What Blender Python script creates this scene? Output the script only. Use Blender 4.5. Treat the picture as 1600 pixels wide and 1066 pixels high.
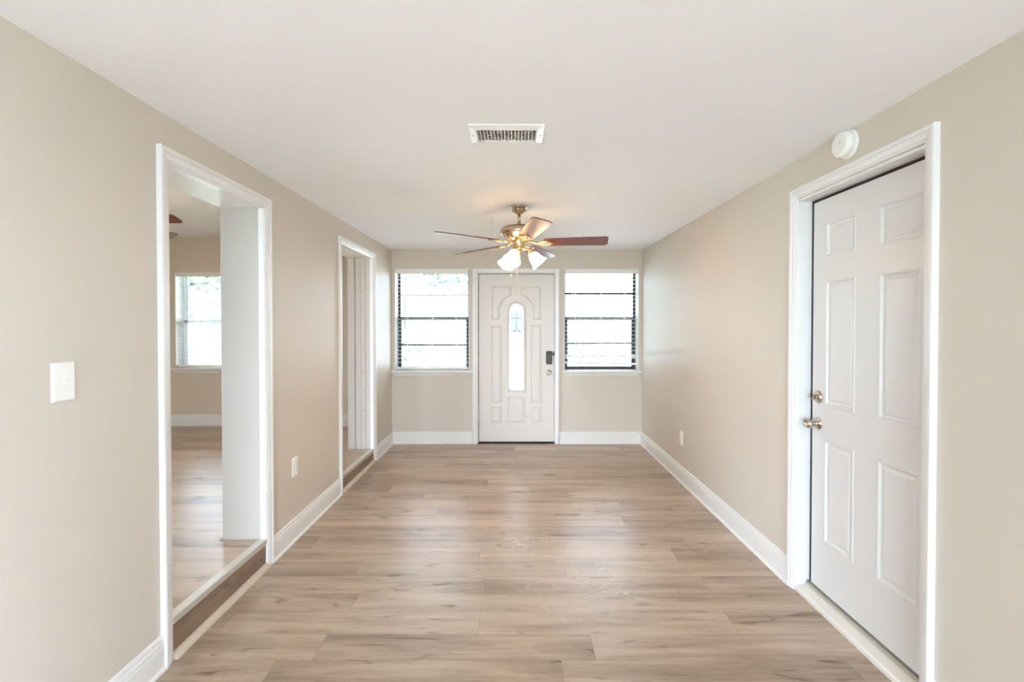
import bpy, bmesh, math, random
from mathutils import Vector, Matrix
random.seed(7)
PI = math.pi
for o in list(bpy.data.objects):
    bpy.data.objects.remove(o)
sc = bpy.context.scene
COL = sc.collection

# ------------------------------------------------------------------ camera
cam = bpy.data.cameras.new('camera')
cam_o = bpy.data.objects.new('camera', cam)
COL.objects.link(cam_o)
cam_o.location = (0, 0, 1.446)
cam_o.rotation_euler = (math.radians(90 - 0.8), 0, 0)
cam.sensor_width = 36
cam.lens = 770 / 1600 * 36
cam.shift_x = -4 / 1600
cam.shift_y = -16.25 / 1600
cam.clip_start = 0.02
cam.clip_end = 300
sc.camera = cam_o

# ------------------------------------------------------------------ view, world
sc.view_settings.view_transform = 'Standard'
sc.view_settings.look = 'None'
sc.view_settings.gamma = 1
sc.view_settings.use_curve_mapping = False
sc.view_settings.exposure = 1.49
sc.cycles.use_denoising = True
sc.cycles.max_bounces = 14
sc.cycles.diffuse_bounces = 8
sc.cycles.glossy_bounces = 4
sc.cycles.transparent_max_bounces = 16
sc.cycles.sample_clamp_indirect = 8
SKY = 10.5
SKY_FRONT = 4.4
world = bpy.data.worlds.new('overcast_sky')
sc.world = world
world.use_nodes = True
wn = world.node_tree
bg = wn.nodes['Background']
bg.inputs[0].default_value = (0.755, 0.905, 1.13, 1)
# the bright side of the overcast sky is behind the house
_tc = wn.nodes.new('ShaderNodeTexCoord')
_sp = wn.nodes.new('ShaderNodeSeparateXYZ')
_mr = wn.nodes.new('ShaderNodeMapRange')
_mr.interpolation_type = 'SMOOTHSTEP'
_mr.inputs['From Min'].default_value = -0.6
_mr.inputs['From Max'].default_value = 0.6
_mr.inputs['To Min'].default_value = SKY
_mr.inputs['To Max'].default_value = SKY_FRONT
wn.links.new(_tc.outputs['Generated'], _sp.inputs[0])
wn.links.new(_sp.outputs['Y'], _mr.inputs['Value'])
wn.links.new(_mr.outputs[0], bg.inputs[1])
try:
    world.cycles.sampling_method = 'AUTOMATIC'
except Exception:
    pass


def area(name, loc, rot, sx, sy, power, color, portal=False):
    l = bpy.data.lights.new(name, 'AREA')
    l.shape = 'RECTANGLE'
    l.size, l.size_y = sx, sy
    l.energy = power
    l.color = color
    if portal:
        l.cycles.is_portal = True
    o = bpy.data.objects.new(name, l)
    o.location = loc
    o.rotation_euler = rot
    COL.objects.link(o)
    return o


# openings that let the sky in (sampling portals just outside the panes)
HP = PI / 2
area('window_daylight', (-0.99, 6.16, 1.49), (-HP, 0, 0), 0.9, 1.24, 1, (1, 1, 1), True)
area('window_daylight', (1.045, 6.16, 1.49), (-HP, 0, 0), 0.9, 1.24, 1, (1, 1, 1), True)
area('door_daylight', (0.023, 6.10, 1.16), (-HP, 0, 0), 0.2, 1.08, 1, (1, 1, 1), True)
area('window_daylight', (-3.95, 6.66, 1.49), (-HP, 0, 0), 0.95, 1.26, 1, (1, 1, 1), True)
area('window_daylight', (1.70, -1.7, 1.2), (0, HP, 0), 1.8, 2.2, 1, (1, 1, 1), True)  # from here down, portals of the added, unseen windows
area('window_daylight', (0, -3.35, 1.15), (HP, 0, 0), 1.9, 2.14, 1, (1, 1, 1), True)
area('window_daylight', (-5.15, -3.35, 1.5), (HP, 0, 0), 1.05, 1.15, 1, (1, 1, 1), True)
area('window_daylight', (-6.16, 1.7, 1.3), (0, -HP, 0), 1.9, 2.8, 1, (1, 1, 1), True)

# ------------------------------------------------------------------ dimensions
XL, XR, YB, CZ = -1.477, 1.530, 5.923, 2.330     # left, right, front wall, ceiling
YR = -3.2                                          # rear wall
XLL = -1.730                                       # other side of the left wall
XF = -6.0                                          # far side wall of the side room
YF = 6.42                                          # window wall of the side room
CZ2 = 2.575


def zs(y):                                         # the side room floor, a step up and slightly out of level
    return 0.178 - 0.0145 * (y - 2.0)


# ------------------------------------------------------------------ materials
def new_mat(name):
    m = bpy.data.materials.new(name)
    m.use_nodes = True
    nt = m.node_tree
    b = nt.nodes['Principled BSDF']
    return m, nt, b


def s2l(c):
    return tuple((x / 255 / 12.92) if x / 255 <= 0.04045 else ((x / 255 + 0.055) / 1.055) ** 2.4 for x in c)


def paint(name, rgb, rough=0.5, bump=0.0, scale=60, metal=0.0, var=0.0, coat=0.0, spec=0.5):
    m, nt, b = new_mat(name)
    c = s2l(rgb)
    b.inputs['Base Color'].default_value = (*c, 1)
    b.inputs['Roughness'].default_value = rough
    b.inputs['Metallic'].default_value = metal
    b.inputs['Specular IOR Level'].default_value = spec
    b.inputs['Coat Weight'].default_value = coat
    tc = nt.nodes.new('ShaderNodeTexCoord')
    n = nt.nodes.new('ShaderNodeTexNoise')
    n.inputs['Scale'].default_value = scale
    n.inputs['Detail'].default_value = 4
    nt.links.new(tc.outputs['Object'], n.inputs['Vector'])
    if bump:
        bp = nt.nodes.new('ShaderNodeBump')
        bp.inputs['Strength'].default_value = bump
        bp.inputs['Distance'].default_value = 0.004
        nt.links.new(n.outputs['Fac'], bp.inputs['Height'])
        nt.links.new(bp.outputs['Normal'], b.inputs['Normal'])
    if var:
        n2 = nt.nodes.new('ShaderNodeTexNoise')
        n2.inputs['Scale'].default_value = scale / 20
        nt.links.new(tc.outputs['Object'], n2.inputs['Vector'])
        mx = nt.nodes.new('ShaderNodeMix')
        mx.data_type = 'RGBA'
        mx.inputs[6].default_value = (*[x * (1 - var) for x in c], 1)
        mx.inputs[7].default_value = (*[min(1, x * (1 + var)) for x in c], 1)
        nt.links.new(n2.outputs['Fac'], mx.inputs[0])
        nt.links.new(mx.outputs[2], b.inputs['Base Color'])
    return m


M = {}
M['wall'] = paint('beige_wall_paint', (208, 198, 185), 0.5, 0.10, 90, var=0.012, spec=0.32)
M['wall2'] = paint('tan_wall_paint', (212, 200, 182), 0.5, 0.10, 90, var=0.012, spec=0.35)
M['ceil'] = paint('white_ceiling_paint', (244, 243, 242), 0.7, 0.10, 45, var=0.01, spec=0.3)
M['trim'] = paint('white_gloss_trim_paint', (228, 226, 223), 0.3, 0.02, 60)
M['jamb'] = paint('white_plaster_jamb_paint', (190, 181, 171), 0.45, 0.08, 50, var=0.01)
M['rough'] = paint('rough_white_plaster', (236, 234, 228), 0.42, 0.8, 9, var=0.02)
M['doorw'] = paint('white_door_enamel', (219, 216, 213), 0.32, 0.03, 130)
M['doorf'] = paint('ivory_door_enamel', (216, 209, 200), 0.36, 0.04, 130)
M['plastic'] = paint('white_plastic', (240, 238, 232), 0.35)
M['slot'] = paint('dark_slot', (52, 46, 42), 0.8)
M['slat'] = paint('white_blind_slat', (243, 243, 240), 0.45)
M['valance'] = paint('white_blind_valance', (238, 234, 227), 0.45)
M['bronze'] = paint('bronze_window_aluminium', (58, 54, 52), 0.45, metal=0.3)
M['vinyl'] = paint('white_vinyl_window', (226, 234, 238), 0.4)
M['gap'] = paint('gap_shade_and_threshold', (48, 34, 32), 0.8)  # dark tone standing for shade in the door gaps; threshold shares it
M['nickel'] = paint('satin_nickel', (196, 184, 168), 0.26, 0.02, 200, metal=1)
M['fanmetal'] = paint('brushed_nickel_fan_metal', (204, 186, 164), 0.24, 0.03, 200, metal=1)
M['brass'] = paint('pale_brass', (228, 204, 160), 0.22, metal=1)
M['black'] = paint('black_lock_plastic', (40, 34, 30), 0.4)
M['rubber'] = paint('grey_rubber_seal', (120, 112, 102), 0.6)
M['sill'] = paint('off_white_threshold', (226, 221, 212), 0.35, 0.05, 60, var=0.02)
M['alu'] = paint('silver_aluminium_nosing', (206, 200, 190), 0.38, metal=0.35)
M['came'] = paint('lead_came', (128, 130, 132), 0.45, metal=0.4)
M['cord'] = paint('white_cord', (240, 238, 230), 0.6)
M['wand'] = paint('grey_plastic_wand', (190, 190, 188), 0.3)
M['lawn'] = paint('pale_dry_lawn', (150, 158, 120), 0.95, 0.3, 20, var=0.15)
M['drive'] = paint('pale_concrete', (232, 231, 228), 0.9, 0.1, 10, var=0.05)
M['leaf'] = paint('dusty_green_leaves', (134, 146, 130), 0.8, 0.4, 8, var=0.3)
M['bark'] = paint('grey_bark', (150, 146, 140), 0.95, 0.6, 14, var=0.2)
M['stucco'] = paint('pale_blue_grey_siding', (150, 162, 170), 0.8, 0.3, 20)
M['roof'] = paint('grey_shingle_roof', (110, 108, 110), 0.9, 0.4, 12, var=0.15)
M['housedark'] = paint('dark_house_window', (60, 74, 86), 0.2)
M['grout'] = paint('painted_brick_edge', (189, 180, 170), 0.5, 0.15, 40, var=0.02)


def wood_blade():
    m, nt, b = new_mat('walnut_fan_blade')
    tc = nt.nodes.new('ShaderNodeTexCoord')
    mp = nt.nodes.new('ShaderNodeMapping')
    mp.inputs['Scale'].default_value = (3, 45, 45)
    n = nt.nodes.new('ShaderNodeTexNoise')
    n.inputs['Scale'].default_value = 2
    n.inputs['Detail'].default_value = 6
    r = nt.nodes.new('ShaderNodeValToRGB')
    r.color_ramp.elements[0].color = (*s2l((84, 34, 22)), 1)
    r.color_ramp.elements[1].color = (*s2l((128, 58, 38)), 1)
    nt.links.new(tc.outputs['Object'], mp.inputs[0])
    nt.links.new(mp.outputs[0], n.inputs[0])
    nt.links.new(n.outputs['Fac'], r.inputs[0])
    nt.links.new(r.outputs[0], b.inputs['Base Color'])
    b.inputs['Roughness'].default_value = 0.34
    b.inputs['Coat Weight'].default_value = 0.3
    b.inputs['Coat Roughness'].default_value = 0.12
    return m


M['blade'] = wood_blade()


def glass_mat(name, tint=(0.97, 0.99, 0.98), frost=0.0):
    m = bpy.data.materials.new(name)
    m.use_nodes = True
    nt = m.node_tree
    nt.nodes.clear()
    out = nt.nodes.new('ShaderNodeOutputMaterial')
    tr = nt.nodes.new('ShaderNodeBsdfTransparent')
    tr.inputs[0].default_value = (*tint, 1)
    gl = nt.nodes.new('ShaderNodeBsdfGlossy')
    gl.inputs['Roughness'].default_value = 0.03
    fr = nt.nodes.new('ShaderNodeFresnel')
    fr.inputs[0].default_value = 1.45
    mx = nt.nodes.new('ShaderNodeMixShader')
    nt.links.new(fr.outputs[0], mx.inputs[0])
    nt.links.new(tr.outputs[0], mx.inputs[1])
    nt.links.new(gl.outputs[0], mx.inputs[2])
    last = mx
    if frost:
        tl = nt.nodes.new('ShaderNodeBsdfTranslucent')
        tl.inputs[0].default_value = (0.9, 0.9, 0.9, 1)
        m2 = nt.nodes.new('ShaderNodeMixShader')
        m2.inputs[0].default_value = frost
        nt.links.new(mx.outputs[0], m2.inputs[1])
        nt.links.new(tl.outputs[0], m2.inputs[2])
        last = m2
    nt.links.new(last.outputs[0], out.inputs[0])
    return m


M['glass'] = glass_mat('clear_window_glass')
M['bevel'] = glass_mat('bevelled_door_glass', (0.66, 0.68, 0.68), 0.75)
M['grey_glass'] = glass_mat('grey_textured_glass', (0.30, 0.30, 0.28), 0.0)


def emit(name, rgb, strength):
    m, nt, b = new_mat(name)
    b.inputs['Base Color'].default_value = (0.9, 0.88, 0.84, 1)
    b.inputs['Emission Color'].default_value = (*rgb, 1)
    b.inputs['Emission Strength'].default_value = strength
    b.inputs['Roughness'].default_value = 0.4
    return m


LAMP = 5.5
M['shade'] = emit('lit_frosted_glass', (1.0, 0.66, 0.34), LAMP)
M['bulb'] = emit('lit_bulb', (1.0, 0.66, 0.34), LAMP * 32)


def planks(name, base=(178, 158, 140), offs=None, riser=False):
    """vinyl planks 1.22 x 0.1755 m running along x, with cathedral grain, knots and scuffs"""
    m, nt, b = new_mat(name)
    N, L = nt.nodes, nt.links

    def math_(op, a, b_=None, c=None):
        n = N.new('ShaderNodeMath')
        n.operation = op
        for i, v in enumerate((a, b_, c)):
            if v is None:
                continue
            if isinstance(v, (int, float)):
                n.inputs[i].default_value = v
            else:
                L.new(v, n.inputs[i])
        return n.outputs[0]

    tc = N.new('ShaderNodeTexCoord')
    sp = N.new('ShaderNodeSeparateXYZ')
    L.new(tc.outputs['Object'], sp.inputs[0])
    if riser:
        x, y = sp.outputs[1], sp.outputs[2]
    else:
        x, y = sp.outputs[0], sp.outputs[1]
    rowf = math_('DIVIDE', math_('SUBTRACT', y, 2.097), 0.1755)
    row = math_('FLOOR', rowf)
    wn_ = N.new('ShaderNodeTexWhiteNoise')
    wn_.noise_dimensions = '1D'
    L.new(row, wn_.inputs['W'])
    off = math_('MULTIPLY', wn_.outputs['Value'], 1.22)
    for k, v in (offs or {}).items():
        c = math_('COMPARE', row, float(k), 0.1)
        d = math_('MULTIPLY', c, math_('SUBTRACT', v, off))
        off = math_('ADD', off, d)
    xf = math_('DIVIDE', math_('SUBTRACT', x, off), 1.22)
    pid = math_('FLOOR', xf)
    cmb = N.new('ShaderNodeCombineXYZ')
    L.new(pid, cmb.inputs[0])
    L.new(row, cmb.inputs[1])
    w2 = N.new('ShaderNodeTexWhiteNoise')
    w2.noise_dimensions = '3D'
    L.new(cmb.outputs[0], w2.inputs['Vector'])
    # seams
    fy = math_('FRACT', rowf)
    fx = math_('FRACT', xf)
    ey = math_('MINIMUM', fy, math_('SUBTRACT', 1.0, fy))
    ex = math_('MINIMUM', fx, math_('SUBTRACT', 1.0, fx))
    seam = math_('MAXIMUM', math_('LESS_THAN', ey, 0.008), math_('LESS_THAN', ex, 0.0012))
    # coordinates shifted per plank
    sh = N.new('ShaderNodeVectorMath')
    sh.operation = 'MULTIPLY_ADD'
    L.new(w2.outputs['Color'], sh.inputs[0])
    sh.inputs[1].default_value = (17, 11, 7)
    cxy = N.new('ShaderNodeCombineXYZ')
    L.new(x, cxy.inputs[0])
    L.new(y, cxy.inputs[1])
    L.new(cxy.outputs[0], sh.inputs[2])

    def noise(scale, sx, sy, det=5, rough=0.55, dist=0.0):
        mp = N.new('ShaderNodeMapping')
        mp.inputs['Scale'].default_value = (sx, sy, 1)
        L.new(sh.outputs[0], mp.inputs[0])
        n = N.new('ShaderNodeTexNoise')
        n.inputs['Scale'].default_value = scale
        n.inputs['Detail'].default_value = det
        n.inputs['Roughness'].default_value = rough
        n.inputs['Distortion'].default_value = dist
        L.new(mp.outputs[0], n.inputs['Vector'])
        return n.outputs['Fac']

    big = noise(1.0, 1.1, 8.0, 3, 0.5, 0.4)
    fine = noise(1.0, 5, 150, 4, 0.6)
    mid = noise(1.0, 2.0, 24, 5, 0.6, 0.5)
    knot = noise(1.0, 4.0, 16.0, 2, 0.5, 0.8)
    # cathedral rings
    ring = math_('FRACT', math_('MULTIPLY', big, 22.0))
    ring = math_('SUBTRACT', 1.0, math_('ABSOLUTE', math_('SUBTRACT', math_('MULTIPLY', ring, 2.0), 1.0)))
    t = math_('MULTIPLY', math_('SUBTRACT', w2.outputs['Value'], 0.5), 0.22)
    t = math_('ADD', t, math_('MULTIPLY', math_('SUBTRACT', big, 0.5), 0.95))
    t = math_('ADD', t, math_('MULTIPLY', math_('SUBTRACT', mid, 0.5), 0.55))
    t = math_('ADD', t, math_('MULTIPLY', math_('SUBTRACT', fine, 0.5), 0.25))
    t = math_('ADD', t, math_('MULTIPLY', math_('SUBTRACT', ring, 0.5), 0.07))
    kn = math_('MULTIPLY', math_('MAXIMUM', math_('SUBTRACT', knot, 0.63), 0.0), 3.0)
    t = math_('SUBTRACT', t, kn)
    t = math_('ADD', t, 0.5)
    r = N.new('ShaderNodeValToRGB')
    el = r.color_ramp.elements
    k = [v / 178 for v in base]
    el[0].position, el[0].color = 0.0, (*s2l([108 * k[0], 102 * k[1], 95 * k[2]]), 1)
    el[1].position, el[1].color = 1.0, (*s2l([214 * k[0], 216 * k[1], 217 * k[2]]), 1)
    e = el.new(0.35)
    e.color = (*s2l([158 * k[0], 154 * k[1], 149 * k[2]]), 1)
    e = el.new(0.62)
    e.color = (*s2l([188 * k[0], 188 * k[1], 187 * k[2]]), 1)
    L.new(t, r.inputs[0])
    mx = N.new('ShaderNodeMix')
    mx.data_type = 'RGBA'
    L.new(math_('MULTIPLY', seam, 0.35), mx.inputs[0])
    L.new(r.outputs[0], mx.inputs[6])
    mx.inputs[7].default_value = (*s2l((96, 80, 66)), 1)
    colr = mx.outputs[2]
    rough = math_('ADD', 0.24, math_('MULTIPLY', mid, 0.16))
    if not riser:
        # dried scuffs and wipe marks near the middle of the room
        def blob(cx, cy, rx, ry):
            dx = math_('DIVIDE', math_('SUBTRACT', x, cx), rx)
            dy = math_('DIVIDE', math_('SUBTRACT', y, cy), ry)
            d = math_('ADD', math_('MULTIPLY', dx, dx), math_('MULTIPLY', dy, dy))
            return math_('MAXIMUM', math_('SUBTRACT', 1.0, d), 0.0)
        sn = N.new('ShaderNodeTexNoise')
        sn.inputs['Scale'].default_value = 3.2
        sn.inputs['Detail'].default_value = 3
        sn.inputs['Distortion'].default_value = 1.6
        L.new(tc.outputs['Object'], sn.inputs['Vector'])
        line = math_('LESS_THAN', math_('ABSOLUTE', math_('SUBTRACT', sn.outputs['Fac'], 0.5)), 0.004)
        msk = math_('ADD', blob(0.42, 2.75, 0.5, 0.5), math_('MULTIPLY', blob(0.0, 3.2, 0.6, 0.35), 0.8))
        hz = math_('MULTIPLY', msk, 0.10)
        sc_ = math_('MINIMUM', math_('ADD', math_('MULTIPLY', math_('MULTIPLY', line, msk), 0.5), hz), 0.5)
        mx2 = N.new('ShaderNodeMix')
        mx2.data_type = 'RGBA'
        L.new(sc_, mx2.inputs[0])
        L.new(colr, mx2.inputs[6])
        mx2.inputs[7].default_value = (*s2l((226, 218, 208)), 1)
        colr = mx2.outputs[2]
    L.new(colr, b.inputs['Base Color'])
    L.new(rough, b.inputs['Roughness'])
    bp = N.new('ShaderNodeBump')
    bp.inputs['Strength'].default_value = 0.05
    bp.inputs['Distance'].default_value = 0.002
    L.new(math_('SUBTRACT', math_('ADD', mid, fine), math_('MULTIPLY', seam, 1.0)), bp.inputs['Height'])
    L.new(bp.outputs['Normal'], b.inputs['Normal'])
    b.inputs['Specular IOR Level'].default_value = 0.5
    return m


M['floor'] = planks('oak_vinyl_planks', offs={0: 0.35, 1: 1.05, 2: 0.39, 3: 1.06, 4: 0.30, 5: -0.22})
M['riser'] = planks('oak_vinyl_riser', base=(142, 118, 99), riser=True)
M['floor2'] = planks('oak_vinyl_planks_side_room', base=(176, 156, 138))


# ------------------------------------------------------------------ mesh helpers
class MB:
    def __init__(self):
        self.bm = bmesh.new()

    def poly(self, vs, faces, M4=None, smooth=False):
        v = [self.bm.verts.new(M4 @ Vector(p) if M4 else Vector(p)) for p in vs]
        for f in faces:
            try:
                fc = self.bm.faces.new([v[i] for i in f])
                fc.smooth = smooth
            except ValueError:
                pass
        return v

    def box(self, x0, x1, y0, y1, z0, z1, M4=None):
        x0, x1 = sorted((x0, x1)); y0, y1 = sorted((y0, y1)); z0, z1 = sorted((z0, z1))
        vs = [(x, y, z) for z in (z0, z1) for y in (y0, y1) for x in (x0, x1)]
        self.poly(vs, [(0, 2, 3, 1), (4, 5, 7, 6), (0, 1, 5, 4), (2, 6, 7, 3), (0, 4, 6, 2), (1, 3, 7, 5)], M4)
        return self

    def bbox(self, x0, x1, y0, y1, z0, z1, b=0.003, M4=None):
        """a box with chamfered edges"""
        t = bmesh.new()
        x0, x1 = sorted((x0, x1)); y0, y1 = sorted((y0, y1)); z0, z1 = sorted((z0, z1))
        bmesh.ops.create_cube(t, size=1)
        for v in t.verts:
            v.co = Vector(((x0 + x1) / 2 + v.co.x * (x1 - x0), (y0 + y1) / 2 + v.co.y * (y1 - y0), (z0 + z1) / 2 + v.co.z * (z1 - z0)))
        bmesh.ops.bevel(t, geom=list(t.edges), offset=b, segments=2, affect='EDGES', profile=0.6)
        self._merge(t, M4)
        return self

    def _merge(self, t, M4=None, smooth=None):
        mp = {}
        for v in t.verts:
            mp[v] = self.bm.verts.new(M4 @ v.co if M4 else v.co)
        for f in t.faces:
            try:
                nf = self.bm.faces.new([mp[v] for v in f.verts])
                nf.smooth = f.smooth if smooth is None else smooth
            except ValueError:
                pass
        t.free()

    def lathe(self, prof, M4=None, n=32, smooth=True, flute=0):
        """profile of (radius, z) about z"""
        rings = []
        for k, (r, z) in enumerate(prof):
            ring = []
            for i in range(n):
                a = 2 * PI * i / n
                rr = max(r, 1e-5)
                p = Vector((rr * math.cos(a), rr * math.sin(a), z))
                ring.append(self.bm.verts.new(M4 @ p if M4 else p))
            rings.append(ring)
        for a, b in zip(rings[:-1], rings[1:]):
            for i in range(n):
                j = (i + 1) % n
                f = self.bm.faces.new((a[i], a[j], b[j], b[i]))
                f.smooth = smooth
        return self

    def tube(self, pts, r, n=8, smooth=True, closed=False, M4=None):
        pts = [Vector(p) for p in pts]
        rings = []
        m = len(pts)
        for k, p in enumerate(pts):
            a = pts[(k - 1) % m] if (closed or k > 0) else p
            b = pts[(k + 1) % m] if (closed or k < m - 1) else p
            d = (b - a).normalized()
            up = Vector((0, 0, 1)) if abs(d.z) < 0.9 else Vector((0, 1, 0))
            s = d.cross(up).normalized()
            u = s.cross(d).normalized()
            rr = r[k] if isinstance(r, (list, tuple)) else r
            ring = []
            for i in range(n):
                t = 2 * PI * i / n
                q = p + s * (rr * math.cos(t)) + u * (rr * math.sin(t))
                ring.append(self.bm.verts.new(M4 @ q if M4 else q))
            rings.append(ring)
        pairs = list(zip(rings[:-1], rings[1:]))
        if closed:
            pairs.append((rings[-1], rings[0]))
        for a, b in pairs:
            for i in range(n):
                j = (i + 1) % n
                f = self.bm.faces.new((a[i], a[j], b[j], b[i]))
                f.smooth = smooth
        if not closed:
            self.bm.faces.new(rings[0][::-1])
            self.bm.faces.new(rings[-1])
        return self

    def prism(self, outline, y0, y1, M4=None):
        """outline of (x, z), extruded along y"""
        n = len(outline)
        vs = [(x, y0, z) for x, z in outline] + [(x, y1, z) for x, z in outline]
        faces = [tuple(range(n)), tuple(range(2 * n - 1, n - 1, -1))]
        faces += [(i, i + n, (i + 1) % n + n, (i + 1) % n) for i in range(n)]
        self.poly(vs, faces, M4)
        return self

    def rings(self, loops, M4=None, cap=True, smooth=False):
        """join successive closed loops of points"""
        vv = [[self.bm.verts.new(M4 @ Vector(p) if M4 else Vector(p)) for p in lp] for lp in loops]
        n = len(vv[0])
        for a, b in zip(vv[:-1], vv[1:]):
            for i in range(n):
                j = (i + 1) % n
                f = self.bm.faces.new((a[i], a[j], b[j], b[i]))
                f.smooth = smooth
        if cap:
            self.bm.faces.new(vv[-1])
        return self

    def build(self, name, mat, parent=None, kind=None, loc=None, bevel=0, fix=True):
        me = bpy.data.meshes.new(name)
        if fix:
            bmesh.ops.recalc_face_normals(self.bm, faces=list(self.bm.faces))
        self.bm.to_mesh(me)
        self.bm.free()
        me.materials.append(mat)
        o = bpy.data.objects.new(name, me)
        COL.objects.link(o)
        if parent:
            o.parent = parent
        if kind:
            o['kind'] = kind
        if loc:
            o.location = loc
        if bevel:
            bv = o.modifiers.new('soft_edges', 'BEVEL')
            bv.width = bevel
            bv.segments = 2
            bv.limit_method = 'ANGLE'
        return o


def empty(name, loc, rot=(0, 0, 0), label=None, cat=None, group=None, kind=None):
    o = bpy.data.objects.new(name, None)
    o.empty_display_size = 0.1
    o.location = loc
    o.rotation_euler = rot
    COL.objects.link(o)
    if label: o['label'] = label
    if cat: o['category'] = cat
    if group: o['group'] = group
    if kind: o['kind'] = kind
    return o


def tag(o, label, cat, group=None, kind=None):
    o['label'] = label
    o['category'] = cat
    if group: o['group'] = group
    if kind: o['kind'] = kind
    return o


def copy_tree(o, parent=None):
    c = o.copy()
    COL.objects.link(c)
    c.parent = parent
    for ch in list(o.children):
        copy_tree(ch, c)
    return c


S = 'structure'


def lab(o, text, cat):
    o['label'] = text
    o['category'] = cat
    return o


# ------------------------------------------------------------------ the shell
fl = MB().box(XL - 0.02, XR + 0.20, YR, YB + 0.18, -0.12, 0).build('floor', M['floor'], kind=S)
lab(fl, 'light oak vinyl plank floor running through the long room', 'floor')
# side room floor: a slab that falls slightly toward the window wall
f2 = MB()
vs = [(x, y, z) for (x, y) in ((XF, YR), (XL - 0.022, YR), (XL - 0.022, YF), (XF, YF)) for z in (-0.12, zs(y))]
f2.poly(vs, [(1, 3, 5, 7), (0, 6, 4, 2), (0, 2, 3, 1), (2, 4, 5, 3), (4, 6, 7, 5), (6, 0, 1, 7)])
f2 = f2.build('floor_side', M['floor2'], kind=S)
lab(f2, 'oak plank floor of the side room, one step up', 'floor')
c1 = MB().box(XL, XR + 0.14, YR, YB + 0.2, CZ, CZ + 0.12).build('ceiling', M['ceil'], kind=S)
lab(c1, 'smooth white ceiling of the long room', 'ceiling')
c2 = MB().box(XF, XLL, YR, YF + 0.2, CZ2, CZ2 + 0.12).build('ceiling_side', M['ceil'], kind=S)
lab(c2, 'higher white ceiling of the side room', 'ceiling')


def wall_with_holes(name, axis, a, b, u0, u1, z0, z1, holes, mat, text):
    """wall slab between a and b on one axis; holes = (u0,u1,z0,z1)"""
    m = MB()
    us = sorted({u0, u1, *[h[0] for h in holes], *[h[1] for h in holes]})
    for p, q in zip(us[:-1], us[1:]):
        hz = sorted([(h[2], h[3]) for h in holes if h[0] <= p + 1e-6 and h[1] >= q - 1e-6])
        z = z0
        spans = []
        for (h0, h1) in hz:
            if h0 > z: spans.append((z, h0))
            z = h1
        if z < z1: spans.append((z, z1))
        for s0, s1 in spans:
            if axis == 'y':
                m.box(p, q, a, b, s0, s1)
            else:
                m.box(a, b, p, q, s0, s1)
    bmesh.ops.remove_doubles(m.bm, verts=list(m.bm.verts), dist=1e-5)
    o = m.build(name, mat, kind=S)
    return lab(o, text, 'wall')


OP1 = (2.085, 2.920)
OP2 = (4.185, 5.150)
HZ = 2.134
WL = (-1.438, -0.546, 0.885, 2.107)
WR = (0.598, 1.492, 0.885, 2.107)
DF = (-0.452, 0.498, 0.0, 2.062)
wall_with_holes('wall_front', 'y', YB, YB + 0.20, XL - 0.25, XR + 0.14, -0.12, CZ + 0.12,
                [WL, WR, DF], M['wall'], 'beige wall with the front door between two windows')
DR = (1.815, 2.672, -0.02, 2.115)
wall_with_holes('wall_right', 'x', XR, XR + 0.14, YR, YB, -0.12, CZ + 0.12, [DR, (-2.8, -0.6, 0.3, 2.1)], M['wall'],
                'long beige wall with the white six panel door')
wl = wall_with_holes('wall_left', 'x', XLL, XL, YR, YF, -0.12, CZ2 + 0.12,
                     [(OP1[0], OP1[1], -0.12, HZ), (OP2[0], OP2[1], -0.12, HZ)], M['wall'],
                     'thick beige wall with two tall openings to the side room')
wall_with_holes('wall_rear', 'y', YR - 0.15, YR, XF, XR + 0.14, -0.12, CZ2 + 0.12, [(-0.95, 0.95, 0.06, 2.24), (-5.7, -4.6, 0.9, 2.1)],
                M['wall'], 'beige rear wall behind the viewpoint with added window openings')
W3 = (-4.42, -3.48, 0.872, 2.120)
wall_with_holes('wall_side_front', 'y', YF, YF + 0.22, XF, XLL, -0.12, CZ2 + 0.12, [W3], M['wall2'],
                'tan wall of the side room around its window')
wall_with_holes('wall_side_left', 'x', XF - 0.15, XF, YR, YF, -0.12, CZ2 + 0.12, [(0.3, 3.1, 0.35, 2.25)], M['wall2'],
                'tan far wall of the side room')
# structural closure behind right door: dark utility space
wall_with_holes('wall_closet', 'x', XR + 0.9, XR + 1.0, 1.4, 3.1, -0.12, 2.5, [], M['gap'],
                'dark wall of the space behind the six panel door')


# ------------------------------------------------------------------ baseboards
BP = [(0, 0), (0.026, 0), (0.026, 0.004), (0.022, 0.012), (0.016, 0.017), (0.015, 0.095), (0.0125, 0.103),
      (0.0125, 0.108), (0.0145, 0.112), (0.0115, 0.122), (0.009, 0.124), (0.009, 0.129), (0.0105, 0.133), (0.007, 0.143), (0, 0.146)]


def baseboard(name, p0, p1, nrm, text, z0=0.0, z1=None, mat=None):
    """profile run from p0 to p1 (x,y) with inward normal nrm"""
    m = MB()
    z1 = z0 if z1 is None else z1
    n = len(BP)
    vs = [(p0[0] + nrm[0] * b, p0[1] + nrm[1] * b, z0 + z) for b, z in BP] + \
         [(p1[0] + nrm[0] * b, p1[1] + nrm[1] * b, z1 + z) for b, z in BP]
    m.poly(vs, [(i, i + 1, i + 1 + n, i + n) for i in range(n - 1)] + [tuple(range(n)), tuple(range(2 * n - 1, n - 1, -1))])
    return lab(m.build(name, mat or M['trim'], kind=S), text, 'baseboard')


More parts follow.
